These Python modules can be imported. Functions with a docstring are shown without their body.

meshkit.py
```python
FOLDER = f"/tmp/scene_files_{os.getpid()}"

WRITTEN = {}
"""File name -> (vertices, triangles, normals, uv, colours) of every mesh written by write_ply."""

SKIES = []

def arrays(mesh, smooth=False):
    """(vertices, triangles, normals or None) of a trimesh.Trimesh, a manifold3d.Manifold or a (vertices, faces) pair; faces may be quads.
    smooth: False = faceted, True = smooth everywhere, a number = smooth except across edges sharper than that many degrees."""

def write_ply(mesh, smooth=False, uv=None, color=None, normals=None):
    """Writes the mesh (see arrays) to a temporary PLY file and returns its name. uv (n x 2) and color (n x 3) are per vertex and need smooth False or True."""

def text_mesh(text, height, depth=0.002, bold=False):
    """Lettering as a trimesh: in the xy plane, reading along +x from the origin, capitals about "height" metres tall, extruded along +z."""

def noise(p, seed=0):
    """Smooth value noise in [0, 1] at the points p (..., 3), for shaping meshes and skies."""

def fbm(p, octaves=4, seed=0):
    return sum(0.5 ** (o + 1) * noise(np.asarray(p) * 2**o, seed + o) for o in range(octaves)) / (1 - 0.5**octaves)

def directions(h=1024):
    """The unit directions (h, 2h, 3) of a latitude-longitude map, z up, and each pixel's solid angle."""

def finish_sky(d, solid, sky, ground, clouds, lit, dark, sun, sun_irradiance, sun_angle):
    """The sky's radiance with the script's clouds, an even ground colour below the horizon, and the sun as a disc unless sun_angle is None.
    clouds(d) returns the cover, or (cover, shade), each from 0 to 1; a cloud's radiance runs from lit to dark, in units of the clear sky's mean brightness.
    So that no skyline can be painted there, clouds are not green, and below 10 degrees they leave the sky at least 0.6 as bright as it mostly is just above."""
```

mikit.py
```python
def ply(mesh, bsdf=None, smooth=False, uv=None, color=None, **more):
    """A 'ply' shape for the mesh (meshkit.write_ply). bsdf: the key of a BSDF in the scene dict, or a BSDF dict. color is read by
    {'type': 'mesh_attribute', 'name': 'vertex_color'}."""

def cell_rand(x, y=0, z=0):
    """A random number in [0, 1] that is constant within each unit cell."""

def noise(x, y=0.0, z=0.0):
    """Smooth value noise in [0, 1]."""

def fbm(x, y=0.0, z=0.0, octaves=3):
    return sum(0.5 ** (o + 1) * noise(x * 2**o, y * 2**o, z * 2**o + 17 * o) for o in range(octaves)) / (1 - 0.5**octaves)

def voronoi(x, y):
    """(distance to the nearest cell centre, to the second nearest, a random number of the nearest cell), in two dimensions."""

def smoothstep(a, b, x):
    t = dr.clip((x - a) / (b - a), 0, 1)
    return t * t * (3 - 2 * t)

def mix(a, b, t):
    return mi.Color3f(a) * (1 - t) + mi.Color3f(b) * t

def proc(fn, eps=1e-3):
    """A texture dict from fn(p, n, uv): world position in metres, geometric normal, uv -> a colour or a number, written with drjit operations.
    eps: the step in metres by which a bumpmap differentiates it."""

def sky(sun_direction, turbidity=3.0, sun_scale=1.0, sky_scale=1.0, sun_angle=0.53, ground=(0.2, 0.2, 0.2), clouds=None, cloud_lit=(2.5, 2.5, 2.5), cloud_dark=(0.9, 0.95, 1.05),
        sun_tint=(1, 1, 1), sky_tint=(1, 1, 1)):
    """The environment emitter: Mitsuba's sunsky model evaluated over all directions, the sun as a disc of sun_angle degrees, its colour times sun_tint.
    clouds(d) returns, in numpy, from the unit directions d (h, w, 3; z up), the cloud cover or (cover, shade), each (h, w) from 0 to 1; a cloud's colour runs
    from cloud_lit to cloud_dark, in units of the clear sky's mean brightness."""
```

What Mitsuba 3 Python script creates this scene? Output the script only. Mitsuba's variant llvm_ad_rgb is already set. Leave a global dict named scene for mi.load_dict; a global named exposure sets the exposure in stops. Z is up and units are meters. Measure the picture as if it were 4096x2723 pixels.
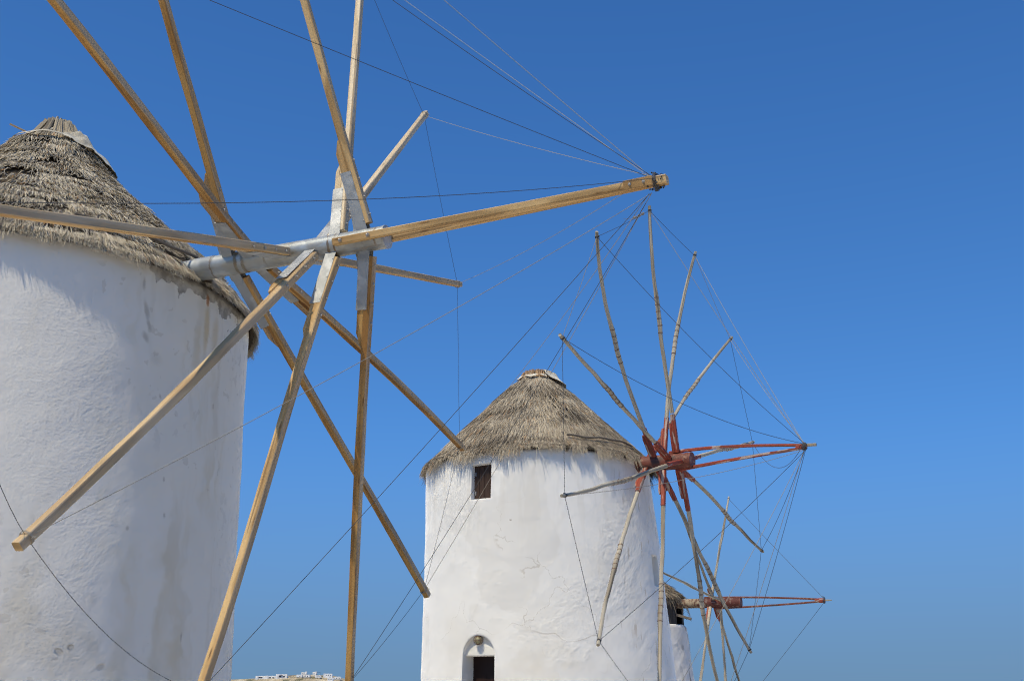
# Whitewashed windmills above the sea on a clear summer day.
import math
import numpy as np
import trimesh
import manifold3d as m3d
import drjit as dr
import mitsuba as mi
import mikit
import meshkit
from mikit import proc, noise, fbm, smoothstep, mix, voronoi

T = mi.ScalarTransform4f
scene, labels = {}, {}
PI = math.pi

# ------------------------------------------------------------------ camera, sky, exposure
EYE = 1.76
PITCH = math.radians(19.0)
scene['camera'] = {'type': 'perspective', 'fov': 51.46, 'fov_axis': 'x', 'near_clip': 0.1, 'far_clip': 60000.0,
                   'to_world': T().look_at(origin=[0, 0, EYE], target=[0, math.cos(PITCH), EYE + math.sin(PITCH)], up=[0, 0, 1])}
SUN_EL, SUN_AZ = math.radians(56), math.radians(-130)


def horizon_haze(d):
    """A thin sea haze that lies along the whole horizon, a little uneven."""
    el = np.degrees(np.arcsin(np.clip(d[..., 2], -1, 1)))
    t = np.clip((15.0 - el) / 14.0, 0, 1)
    return 0.74 * t * t * (3 - 2 * t) * (0.94 + 0.12 * meshkit.fbm(d * np.array([2.0, 2.0, 9.0]), 3, 7)), 0.0 * el


scene['sky'] = mikit.sky([math.cos(SUN_EL) * math.cos(SUN_AZ), math.cos(SUN_EL) * math.sin(SUN_AZ), math.sin(SUN_EL)],
                         turbidity=3.0, ground=(0.30, 0.27, 0.22), sky_tint=(0.50, 0.985, 1.50), sun_tint=(0.96, 1.0, 0.95), clouds=horizon_haze, cloud_lit=(0.50, 0.82, 1.27))
exposure = 1.3

# ------------------------------------------------------------------ helpers
A = lambda *v: np.array(v, float)
unit = lambda v: np.asarray(v, float) / np.linalg.norm(v)


def add(key, mesh, bsdf, smooth=False, uv=None, color=None):
    """One entry of the scene; a key that is taken gets the next number."""
    k, n = key, 0
    while k in scene:
        n += 1
        k = f'{key}_{n:03d}'
    scene[k] = mikit.ply(mesh, bsdf, smooth=smooth, uv=uv, color=color)
    return k


def next_key(key):
    """The next free numbered key of a part that has children."""
    k, n = key, 0
    while k in scene:
        n += 1
        k = f'{key}_{n:03d}'
    return k


def sweep(path, sec, ref, uvo=(0.0, 0.0), caps=True, scale=None, warp=None):
    """(v, f, uv): the closed section sec (M,2) carried along path; the section's x axis follows ref."""
    path, sec = np.asarray(path, float), np.asarray(sec, float)
    N, M = len(path), len(sec)
    t = np.gradient(path, axis=0)
    t /= np.linalg.norm(t, axis=1, keepdims=True)
    x = ref - t * (t @ np.asarray(ref, float))[:, None]
    x /= np.linalg.norm(x, axis=1, keepdims=True)
    y = np.cross(t, x)
    s = np.ones(N) if scale is None else np.asarray(scale, float)
    ring = np.vstack([sec, sec[:1]])
    v = path[:, None] + s[:, None, None] * (ring[None, :, :1] * x[:, None] + ring[None, :, 1:] * y[:, None])
    if warp is not None:
        w = np.asarray(warp)
        w = np.hstack([w, w[:, :1]])
        v = path[:, None] + (v - path[:, None]) * w[..., None]
    u = np.r_[0, np.cumsum(np.linalg.norm(np.diff(path, axis=0), axis=1))] + uvo[0]
    p = np.r_[0, np.cumsum(np.linalg.norm(np.diff(ring, axis=0), axis=1))] + uvo[1]
    uv = np.stack(np.broadcast_arrays(u[:, None], p[None, :]), -1).reshape(-1, 2)
    i, j = np.meshgrid(np.arange(N - 1), np.arange(M), indexing='ij')
    a = i * (M + 1) + j
    f = np.stack([a, a + 1, a + M + 2, a + M + 1], -1).reshape(-1, 4)
    f = np.vstack([f[:, [0, 1, 2]], f[:, [0, 2, 3]]])
    V, U = [v.reshape(-1, 3)], [uv]
    if caps:
        for end, flip in ((0, True), (N - 1, False)):
            base = sum(map(len, V))
            V.append(np.vstack([v[end, :M], v[end, :M].mean(0)]))
            U.append(np.vstack([sec, sec.mean(0)]) * 1.0 + A(uvo[0] + 7.3, uvo[1] + 3.1))
            k = np.arange(M)
            c = np.stack([k, (k + 1) % M, k * 0 + M], 1) + base
            f = np.vstack([f, c[:, ::-1] if flip else c])
    return np.vstack(V), f, np.vstack(U)


def join(parts):
    V, F, U, n = [], [], [], 0
    for v, f, u in parts:
        V.append(v); F.append(f + n); U.append(u)
        n += len(v)
    return np.vstack(V), np.vstack(F), np.vstack(U)


def put(key, vfu, bsdf, smooth=False):
    return add(key, (vfu[0], vfu[1]), bsdf, smooth=smooth, uv=vfu[2])


def rect(wx, wy, c=0.012):
    """A rectangle section with chamfered corners, counter-clockwise."""
    a, b = wx / 2, wy / 2
    return A((a, -b + c), (a, b - c), (a - c, b), (-a + c, b), (-a, b - c), (-a, -b + c), (-a + c, -b), (a - c, -b))


def ngon(n, r):
    k = np.arange(n) * 2 * PI / n
    return np.stack([np.cos(k), np.sin(k)], 1) * r


def line(p, q, n=2):
    return np.asarray(p, float) + np.linspace(0, 1, n)[:, None] * (np.asarray(q, float) - np.asarray(p, float))


def sag(p, q, k, n=14):
    """A rope from p to q that hangs k times its length below the chord."""
    P = line(p, q, n)
    t = np.linspace(0, 1, n)
    P[:, 2] -= 4 * t * (1 - t) * k * np.linalg.norm(np.asarray(q) - np.asarray(p))
    return P


def anyref(d):
    return A(0, 0, 1) if abs(unit(d)[2]) < 0.9 else A(1, 0, 0)


def rope(p, q, r, k, n=14, sides=5):
    return sweep(sag(p, q, k, n), ngon(sides, r), anyref(np.asarray(q) - np.asarray(p)))


def coil(c, d, rad, r, turns, pitch, n=14, phase=0.0):
    """A few turns of rope around the axis c + t d."""
    d = unit(d)
    x = unit(np.cross(d, anyref(d)))
    y = np.cross(d, x)
    a = np.linspace(0, 2 * PI * turns, int(n * turns)) + phase
    t = (np.arange(len(a)) / len(a) - 0.5) * pitch * turns
    P = c + t[:, None] * d + rad * (np.cos(a)[:, None] * x + np.sin(a)[:, None] * y)
    return sweep(P, ngon(5, r), d)


def blob(c, r):
    m = trimesh.creation.icosphere(1, 1.0)
    v = m.vertices * np.broadcast_to(r, 3) + c
    return v, m.faces, v[:, :2]


def lathe(prof, n=48, uscale=1.0):
    """prof (K,2) of (r, z) revolved about z -> (v, f, uv)."""
    prof = np.asarray(prof, float)
    k = np.arange(n + 1) * 2 * PI / n
    v = np.stack([prof[:, :1] * np.cos(k), prof[:, :1] * np.sin(k), np.broadcast_to(prof[:, 1:], (len(prof), n + 1))], -1)
    i, j = np.meshgrid(np.arange(len(prof) - 1), np.arange(n), indexing='ij')
    a = i * (n + 1) + j
    f = np.stack([a, a + 1, a + n + 2, a + n + 1], -1).reshape(-1, 4)
    uv = np.stack(np.broadcast_arrays(k[None] * uscale, prof[:, 1:]), -1).reshape(-1, 2)
    return v.reshape(-1, 3), np.vstack([f[:, [0, 1, 2]], f[:, [0, 2, 3]]]), uv


def boxm(size, center=(0, 0, 0), frame=None):
    """A box as a Manifold; frame: columns are its axes."""
    m = m3d.Manifold.cube(list(size), True).translate(list(center))
    return m


def place(m, t, n, o):
    """Moves a Manifold from local (t, n, z) axes to the world."""
    M = np.zeros((3, 4))
    M[:, 0], M[:, 1], M[:, 2], M[:, 3] = t, n, (0, 0, 1), o
    return m.transform(M)


def slab(o, t, n, lo, hi, c=0.006):
    """A chamfered box from lo to hi in the local axes (t, n, z) at o -> (v, f, uv), its grain along z."""
    lo, hi = np.asarray(lo, float), np.asarray(hi, float)
    mid = (lo + hi) / 2
    p0 = o + t * mid[0] + n * mid[1] + A(0, 0, lo[2])
    p1 = o + t * mid[0] + n * mid[1] + A(0, 0, hi[2])
    return sweep(line(p0, p1), rect(hi[0] - lo[0], hi[1] - lo[1], c), t, uvo=(mid[0] * 5, mid[0] * 9))


def say(key, label, category, group=None, kind=None):
    labels[key] = {'label': label, 'category': category}
    if group:
        labels[key]['group'] = group
    if kind:
        labels[key]['kind'] = kind


def stuff(key):
    labels.setdefault(key, {})['kind'] = 'stuff'


# ------------------------------------------------------------------ materials
def bsdf(name, fn, rough=0.8, spec=0.3, bump=None, scale=1.0, eps=1e-3, two=True, **more):
    b = {'type': 'principled', 'base_color': proc(fn) if callable(fn) else {'type': 'rgb', 'value': list(fn)}, 'roughness': rough, 'specular': spec, **more}
    if bump is not None:
        b = {'type': 'bumpmap', 'arbitrary': proc(bump, eps), 'scale': scale, 'bsdf': b}
    scene[name] = {'type': 'twosided', 'bsdf': b} if two else b


def pine(light, dark):
    """New pine, greyed on the faces turned to the sea and the sky; its paler and darker copies paint sun and shade on the spokes."""
    def fn(p, n, uv):
        g = fbm(uv.x * 0.8, uv.y * 13, 3.0, 2)
        c = mix(light, dark, smoothstep(0.33, 0.68, g) * 0.85)
        d, _, r = voronoi(uv.x * 1.3, uv.y * 7)
        c = mix(c, (0.15, 0.07, 0.028), (1 - smoothstep(0.03, 0.15, d)) * smoothstep(0.66, 0.74, r) * 0.8)
        c = mix(c, (0.10, 0.052, 0.024), smoothstep(0.77, 0.83, noise(uv.x * 0.5 + 5, uv.y * 18, 2.0)) * 0.6)
        c = mix(c, mi.Color3f(dark) * 0.6, smoothstep(0.56, 0.76, fbm(uv.x * 1.0, uv.y * 5, 19.0, 3)) * 0.6)
        front = n.x * 0.9357 - n.y * 0.3528
        w = dr.maximum(smoothstep(0.35, 0.75, front) * 0.75, smoothstep(0.3, 0.9, n.z) * 0.5) * (0.6 + 0.5 * noise(uv.x * 0.9, uv.y * 5, 11.0))
        grey = mix((0.47, 0.40, 0.30), (0.33, 0.265, 0.185), smoothstep(0.35, 0.7, fbm(uv.x * 1.0, uv.y * 12, 23.0, 2)))
        return mix(c, grey, dr.clip(w, 0, 1))
    return fn


def pine_bump(p, n, uv):
    return fbm(uv.x * 3, uv.y * 60, 1.0, 2)


def grey_wood(p, n, uv):
    g = fbm(uv.x * 1.0, uv.y * 14, 7.0, 2)
    c = mix((0.43, 0.39, 0.31), (0.27, 0.235, 0.18), smoothstep(0.3, 0.7, g))
    c = mix(c, (0.50, 0.46, 0.38), smoothstep(0.5, 0.75, noise(uv.x * 0.8, uv.y * 6, 4.0)) * 0.6)
    return mix(c, (0.07, 0.06, 0.05), smoothstep(0.70, 0.78, noise(uv.x * 0.6 + 9, uv.y * 20, 2.0)) * 0.6)


def red_paint(p, n, uv):
    c = mix((0.33, 0.062, 0.031), (0.22, 0.042, 0.024), noise(uv.x * 3, uv.y * 20, 1.0))
    chip = smoothstep(0.61, 0.69, fbm(uv.x * 3, uv.y * 14, 3.0, 2))
    c = mix(c, (0.45, 0.37, 0.32), chip * 0.85)
    return mix(c, (0.10, 0.05, 0.035), smoothstep(0.66, 0.74, noise(uv.x * 2 + 3, uv.y * 50, 8.0)) * 0.7)


def red_iron(p, n, uv):
    c = mix((0.20, 0.058, 0.038), (0.125, 0.045, 0.032), fbm(uv.x * 3, uv.y * 6, 1.0, 3))
    c = mix(c, (0.30, 0.17, 0.12), smoothstep(0.63, 0.72, fbm(uv.x * 11, uv.y * 11, 5.0, 3)) * 0.7)
    return mix(c, (0.06, 0.035, 0.03), smoothstep(0.6, 0.75, fbm(uv.x * 2.2 + 4, uv.y * 4, 9.0, 3)) * 0.8)


def flaked_iron(p, n, uv):   # the axle of the far mill: paint mostly gone from the end near the roof
    m = smoothstep(3.0, 4.1, uv.x + fbm(uv.x * 4, uv.y * 9, 2.0, 2) * 1.2 - 0.6)
    k = smoothstep(0.42, 0.58, fbm(uv.x * 14, uv.y * 9, 5.0, 3))
    pale = mix((0.36, 0.29, 0.2), (0.13, 0.075, 0.055), k)
    red = mix((0.105, 0.034, 0.028), (0.26, 0.18, 0.15), smoothstep(0.62, 0.7, fbm(uv.x * 12, uv.y * 12, 3.0, 3)) * 0.7)
    return mix(pale, red, m)


def galv(p, n, uv):
    c = mix((0.40, 0.42, 0.425), (0.32, 0.335, 0.34), fbm(p.x * 6 + p.z * 2, p.y * 6, p.z * 6, 2))
    c = mix(c, (0.53, 0.545, 0.545), smoothstep(0.5, 0.66, fbm(p.x * 5, p.y * 5, p.z * 5, 3)) * 0.7)
    return mix(c, (0.20, 0.205, 0.205), smoothstep(0.52, 0.75, fbm(p.x * 2.3 + 7, p.y * 2.3, p.z * 2.3, 4)) * 0.65)


def galv_tube(p, n, uv):     # u runs along the axle: rust where the brackets are welded on
    c = galv(p, n, uv) * mi.Color3f(1.14, 1.17, 1.18)
    j = (fbm(uv.x * 9, uv.y * 14, 1.0, 2) - 0.5) * 0.12
    rust = mi.Float(0)
    for s, w, a in ((1.86, 0.016, 0.6), (2.31, 0.035, 1.0), (2.44, 0.03, 0.9), (2.83, 0.02, 0.9), (3.93, 0.022, 0.8), (4.03, 0.02, 0.9), (4.70, 0.015, 0.6)):
        rust = dr.maximum(rust, a * (1 - smoothstep(w * 0.5, w * 1.3, dr.abs(uv.x + j * 0.35 - s))))
    c = mix(c, (0.15, 0.075, 0.02), rust * smoothstep(0.2, 0.5, noise(uv.x * 4, uv.y * 6, 3.0)))
    c = mix(c, (0.30, 0.21, 0.10), smoothstep(0.6, 0.75, fbm(uv.x * 3.0, uv.y * 11, 13.0, 3)) * 0.35)
    return mix(c, (0.36, 0.34, 0.27), smoothstep(0.45, 0.75, fbm(uv.x * 2.2, uv.y * 4, 6.0, 3)) * 0.6)


def bolt_steel(p, n, uv):
    return mi.Color3f(0.42, 0.41, 0.39)


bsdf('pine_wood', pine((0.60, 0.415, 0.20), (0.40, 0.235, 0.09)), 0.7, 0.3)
bsdf('pine_shaded', pine((0.50, 0.30, 0.105), (0.27, 0.13, 0.038)), 0.7, 0.3)  # darker copy of the pine, shade painted into its colour
bsdf('pine_sunlit', pine((0.72, 0.60, 0.42), (0.55, 0.42, 0.25)), 0.7, 0.3)  # paler copy of the pine, sunlight painted into its colour
bsdf('grey_wood', grey_wood, 0.85, 0.2)
bsdf('red_paint', red_paint, 0.6, 0.4)
bsdf('red_iron', red_iron, 0.6, 0.4)
bsdf('flaked_iron', flaked_iron, 0.7, 0.3)
bsdf('galvanised', galv, 0.5, 0.5, metallic=0.35)
bsdf('galvanised_tube', galv_tube, 0.42, 0.5, metallic=0.5)
bsdf('bolt_steel', bolt_steel, 0.4, 0.5, metallic=0.6)
bsdf('rope_dark', (0.075, 0.078, 0.085), 0.8)
bsdf('rope_pale', (0.34, 0.31, 0.26), 0.9)
bsdf('rust_strap', lambda p, n, uv: mix((0.21, 0.125, 0.085), (0.13, 0.08, 0.055), noise(p.x * 30, p.y * 30, p.z * 30)), 0.8)
bsdf('dark_pole', lambda p, n, uv: mix((0.10, 0.085, 0.07), (0.20, 0.17, 0.14), noise(uv.x * 6, uv.y * 60, 1.0)), 0.85)
bsdf('charred_wood', lambda p, n, uv: mix((0.045, 0.042, 0.04), (0.12, 0.105, 0.09), smoothstep(0.55, 0.75, fbm(p.x * 7, p.y * 7, p.z * 1.5, 3))), 0.9)
bsdf('grey_reed', lambda p, n, uv: mix((0.47, 0.41, 0.30), (0.24, 0.20, 0.145), noise(uv.x * 3, uv.y * 3, 2.0)), 0.9)
bsdf('weathered_canvas', lambda p, n, uv: mix((0.60, 0.56, 0.46), (0.40, 0.365, 0.29), smoothstep(0.35, 0.75, fbm(p.x * 4, p.y * 4, p.z * 6, 3))), 0.9)
bsdf('cut_reed', lambda p, n, uv: mix((0.50, 0.34, 0.20), (0.30, 0.20, 0.12), noise(uv.x * 3, uv.y * 3, 2.0)), 0.9)
bsdf('door_wood', lambda p, n, uv: mix((0.022, 0.0085, 0.0065), (0.013, 0.006, 0.005), fbm(uv.x * 2, uv.y * 50, 1.0, 2)), 0.55)  # base colour darkened to stand in for the deep shade of the recess
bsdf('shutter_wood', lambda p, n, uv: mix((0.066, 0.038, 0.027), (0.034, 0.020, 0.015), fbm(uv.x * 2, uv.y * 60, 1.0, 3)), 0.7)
bsdf('canvas', lambda p, n, uv: mix((0.66, 0.61, 0.50), (0.44, 0.40, 0.32), smoothstep(0.4, 0.8, fbm(p.x * 3, p.y * 3, p.z * 5, 3))), 0.9)
bsdf('lamp_glass', (0.30, 0.27, 0.15), 0.15, 0.6, clearcoat=0.5)
bsdf('thatch_bed', lambda p, n, uv: mix((0.13, 0.105, 0.075), (0.06, 0.047, 0.034), fbm(p.x * 8, p.y * 8, p.z * 3, 3)), 0.95, 0.1)
scene['straw'] = {'type': 'twosided', 'bsdf': {'type': 'principled', 'base_color': {'type': 'mesh_attribute', 'name': 'vertex_color'}, 'roughness': 0.75, 'specular': 0.25}}


C1, C2, C3 = (-8.244, 17.018), (0.747, 30.066), (5.875, 54.963)


def ell(phi, z, R, p0, z0, wt, wz, tilt=0.0):
    """Distance from an ellipse on a tower, 1 at its rim."""
    a, b = (phi - math.radians(p0)) * R, z - z0
    return dr.sqrt(dr.square((a + tilt * b) / wt) + dr.square(b / wz))


def wall_near(p, n, uv):
    phi, R = dr.atan2(p.y - C1[1], p.x - C1[0]), 3.75
    a = phi * R
    nz = fbm(a * 3.2, p.z * 3.2, 2.0, 4) - 0.5
    right = smoothstep(-0.95, -0.35, phi + nz * 0.6)
    c = mix((0.71, 0.705, 0.68), (0.67, 0.66, 0.625), smoothstep(0.42, 0.75, fbm(a * 0.9, p.z * 0.5, 1.0, 4)))
    c = mix(c, (0.69, 0.68, 0.625), right * 0.8)
    # dirty runs down the wall and broad brownish stains, mostly low and to the right
    c = mix(c, (0.50, 0.455, 0.36), smoothstep(0.5, 0.85, fbm(a * 4.5 + nz, p.z * 0.5, 4.0, 4)) * right * 0.38)
    c = mix(c, (0.50, 0.45, 0.34), smoothstep(0.48, 0.8, fbm(a * 1.3 + 3 + nz, p.z * 0.8, 9.0, 5)) * smoothstep(5.0, 2.4, p.z) * 0.35)
    c = mix(c, (0.42, 0.41, 0.38), smoothstep(0.64, 0.74, fbm(a * 9 + nz * 3, p.z * 7, 14.0, 4)) * smoothstep(0.5, 0.7, fbm(a * 0.9, p.z * 0.7, 21.0, 2)) * right * 0.3)
    c = mix(c, (0.55, 0.485, 0.34), smoothstep(0.55, 0.8, fbm(a * 2.4 + nz, p.z * 0.6, 27.0, 4)) * (0.18 + 0.2 * right))
    chip = smoothstep(0.735, 0.755, fbm(a * 7 + nz * 2, p.z * 6, 33.0, 3)) * smoothstep(0.5, 0.62, fbm(a * 0.7, p.z * 0.6, 35.0, 2))
    c = mix(c, (0.43, 0.40, 0.34), chip * 0.3)
    # lost plaster under the thatch: the grey render beneath
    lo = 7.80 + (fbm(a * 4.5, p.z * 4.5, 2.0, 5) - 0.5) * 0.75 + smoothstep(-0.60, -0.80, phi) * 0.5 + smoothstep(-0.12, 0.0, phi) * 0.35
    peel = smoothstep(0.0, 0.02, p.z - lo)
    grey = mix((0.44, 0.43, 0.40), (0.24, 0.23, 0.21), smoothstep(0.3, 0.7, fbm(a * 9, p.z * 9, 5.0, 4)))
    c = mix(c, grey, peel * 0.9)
    # rust run below the axle
    ru = (1 - smoothstep(0.3, 1.0, ell(phi, p.z + nz * 0.3, R, -20.3, 7.40, 0.10, 0.62))) * 0.5
    ru = dr.maximum(ru, (1 - smoothstep(0.2, 1.1, ell(phi, p.z + nz * 0.3, R, -16.5, 7.33, 0.13, 0.45))) * 0.35)
    c = mix(c, (0.46, 0.35, 0.15), ru)
    c = mix(c, (0.33, 0.14, 0.05), (1 - smoothstep(0.5, 1.1, ell(phi, p.z + nz * 0.1, R, -20.6, 7.86, 0.05, 0.12))) * 0.8)
    for q in ((-39.0, 7.29, 0.045, 0.13, 0.25), (-38.1, 7.08, 0.04, 0.085, 0.4), (-38.7, 6.88, 0.05, 0.08, 0.3), (-40.3, 7.70, 0.03, 0.10, 0.1), (-35.7, 6.60, 0.13, 0.12, 0.0),
              (-29.5, 4.34, 0.028, 0.045, 0.0), (-38.5, 4.08, 0.028, 0.035, 0.0), (-49.8, 2.42, 0.06, 0.05, 0.4), (-47.6, 2.48, 0.045, 0.04, 0.0), (-41.2, 2.25, 0.06, 0.05, -0.5),
              (-30.4, 4.85, 0.02, 0.04, 0.0), (-44.5, 3.1, 0.12, 0.14, 0.0), (-21.5, 2.7, 0.03, 0.10, 0.1), (-33.5, 6.05, 0.03, 0.05, 0.3), (-15.0, 6.2, 0.025, 0.05, 0.0)):
        hard = q[2] < 0.1
        c = mix(c, (0.36, 0.34, 0.30), (1 - smoothstep(0.3 if hard else 0.0, 1.1 + nz * 1.8, ell(phi + nz * 0.012, p.z, R, *q))) * (0.6 if hard else 0.25))
    return c


def wall_near_bump(p, n, uv):
    phi = dr.atan2(p.y - C1[1], p.x - C1[0])
    a = phi * 3.75
    rough = smoothstep(-0.45, -0.8, phi + (fbm(a * 1.1, p.z * 1.1, 3.0, 2) - 0.5) * 0.5) * 0.85 + 0.15     # coarse limewash to the left, smooth render to the right
    h = fbm(a * 34, p.z * 38, 1.0, 2) * 0.0045 * rough + fbm(a * 11, p.z * 11, 4.0, 2) * 0.003 * rough + fbm(a * 3, p.z * 3, 6.0, 2) * 0.004
    d = mi.Float(0)
    for q in ((-49.8, 2.42, 0.06, 0.05, 0.4), (-47.6, 2.48, 0.045, 0.04, 0.0), (-41.2, 2.25, 0.06, 0.05, -0.5), (-39.0, 7.29, 0.045, 0.13, 0.25)):
        d = dr.maximum(d, 1 - smoothstep(0.6, 1.0, ell(phi, p.z, 3.75, *q)))
    return h - d * 0.02


def wall_mid(p, n, uv):
    phi, R = dr.atan2(p.y - C2[1], p.x - C2[0]), 3.35
    a = phi * R
    nz = fbm(a * 3, p.z * 3, 2.0, 4) - 0.5
    c = mix((0.81, 0.81, 0.79), (0.77, 0.765, 0.735), smoothstep(0.45, 0.8, fbm(a * 0.9, p.z * 0.6, 3.0, 4)))
    c = mix(c, (0.66, 0.61, 0.50), smoothstep(0.55, 0.85, fbm(a * 1.4 + nz, p.z * 1.1, 8.0, 5)) * smoothstep(4.5, 2.0, p.z) * 0.4)
    c = mix(c, (0.70, 0.69, 0.655), smoothstep(0.55, 0.60, fbm(a * 0.7 + 4, p.z * 0.55, 17.0, 5)) * 0.45)
    c = mix(c, (0.66, 0.64, 0.59), smoothstep(0.56, 0.76, fbm(a * 6 + nz, p.z * 0.45, 31.0, 3)) * smoothstep(4.6, 7.6, p.z) * 0.4)
    d1, d2, _ = voronoi(a * 0.8 + nz * 0.5, p.z * 0.8 + fbm(a * 2, p.z * 2, 3.0, 2) * 0.4)
    c = mix(c, (0.50, 0.47, 0.42), (1 - smoothstep(0.004, 0.016, d2 - d1)) * smoothstep(0.52, 0.62, fbm(a * 0.8, p.z * 0.8, 41.0, 2)) * 0.55)
    # thin brown runs on the weather side
    run = smoothstep(0.60, 0.72, fbm(a * 13 + nz * 0.6, p.z * 1.2, 2.0, 4)) * smoothstep(0.5, 0.65, fbm(a * 2.4, p.z * 2.2, 5.0, 3))
    c = mix(c, (0.42, 0.33, 0.23), run * smoothstep(-1.25, -0.7, phi) * 0.6)
    c = mix(c, (0.34, 0.31, 0.27), (1 - smoothstep(0.3, 1.0 + nz, ell(phi, p.z, R, -104.0, 6.23, 0.05, 0.04))) * 0.8)
    return c


def wall_mid_bump(p, n, uv):
    a = dr.atan2(p.y - C2[1], p.x - C2[0]) * 3.35
    lump = smoothstep(0.45, 0.7, fbm(a * 0.9, p.z * 0.9, 30.0, 2))
    return fbm(a * 15, p.z * 15, 1.0, 3) * 0.010 * (0.5 + lump) + fbm(a * 5, p.z * 5, 6.0, 3) * (0.006 + 0.014 * lump)


def wall_far(p, n, uv):
    a = dr.atan2(p.y - C3[1], p.x - C3[0]) * 3.0
    c = mix((0.76, 0.76, 0.76), (0.62, 0.60, 0.56), fbm(a * 3, p.z * 2, 2.0, 3))
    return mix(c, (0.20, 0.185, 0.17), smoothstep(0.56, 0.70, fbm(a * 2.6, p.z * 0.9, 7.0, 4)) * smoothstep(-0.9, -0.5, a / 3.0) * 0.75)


bsdf('wall_near', wall_near, 0.9, 0.2, wall_near_bump, 1.0, 4e-3)
bsdf('wall_mid', wall_mid, 0.9, 0.2, wall_mid_bump, 1.0, 5e-3)
bsdf('wall_far', wall_far, 0.9, 0.2, lambda p, n, uv: fbm(p.x * 5, p.y * 5, p.z * 5, 3) * 0.05, 1.0, 8e-3)

# ------------------------------------------------------------------ ground, sea, hill
bsdf('ground_soil', lambda p, n, uv: mix((0.57, 0.51, 0.415), (0.45, 0.395, 0.31), smoothstep(0.35, 0.7, fbm(p.x * 0.35, p.y * 0.35, 1.0, 4))), 0.95, 0.1)
bsdf('sea_water', lambda p, n, uv: mix((0.015, 0.05, 0.09), (0.02, 0.065, 0.10), noise(p.x * 0.01, p.y * 0.01)), 0.18, 0.5)


def hill_soil(p, n, uv):
    c = mix((0.34, 0.285, 0.195), (0.24, 0.205, 0.135), smoothstep(0.35, 0.65, fbm(p.x * 0.03, p.y * 0.02, 1.0, 4)))
    c = mix(c, (0.10, 0.10, 0.055), smoothstep(0.56, 0.66, fbm(p.x * 0.08, p.y * 0.05, 5.0, 3)) * 0.8)
    return mix(c, (0.48, 0.42, 0.31), smoothstep(0.62, 0.70, fbm(p.x * 0.05 + 9, p.y * 0.05, 3.0, 3)) * 0.7)


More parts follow.
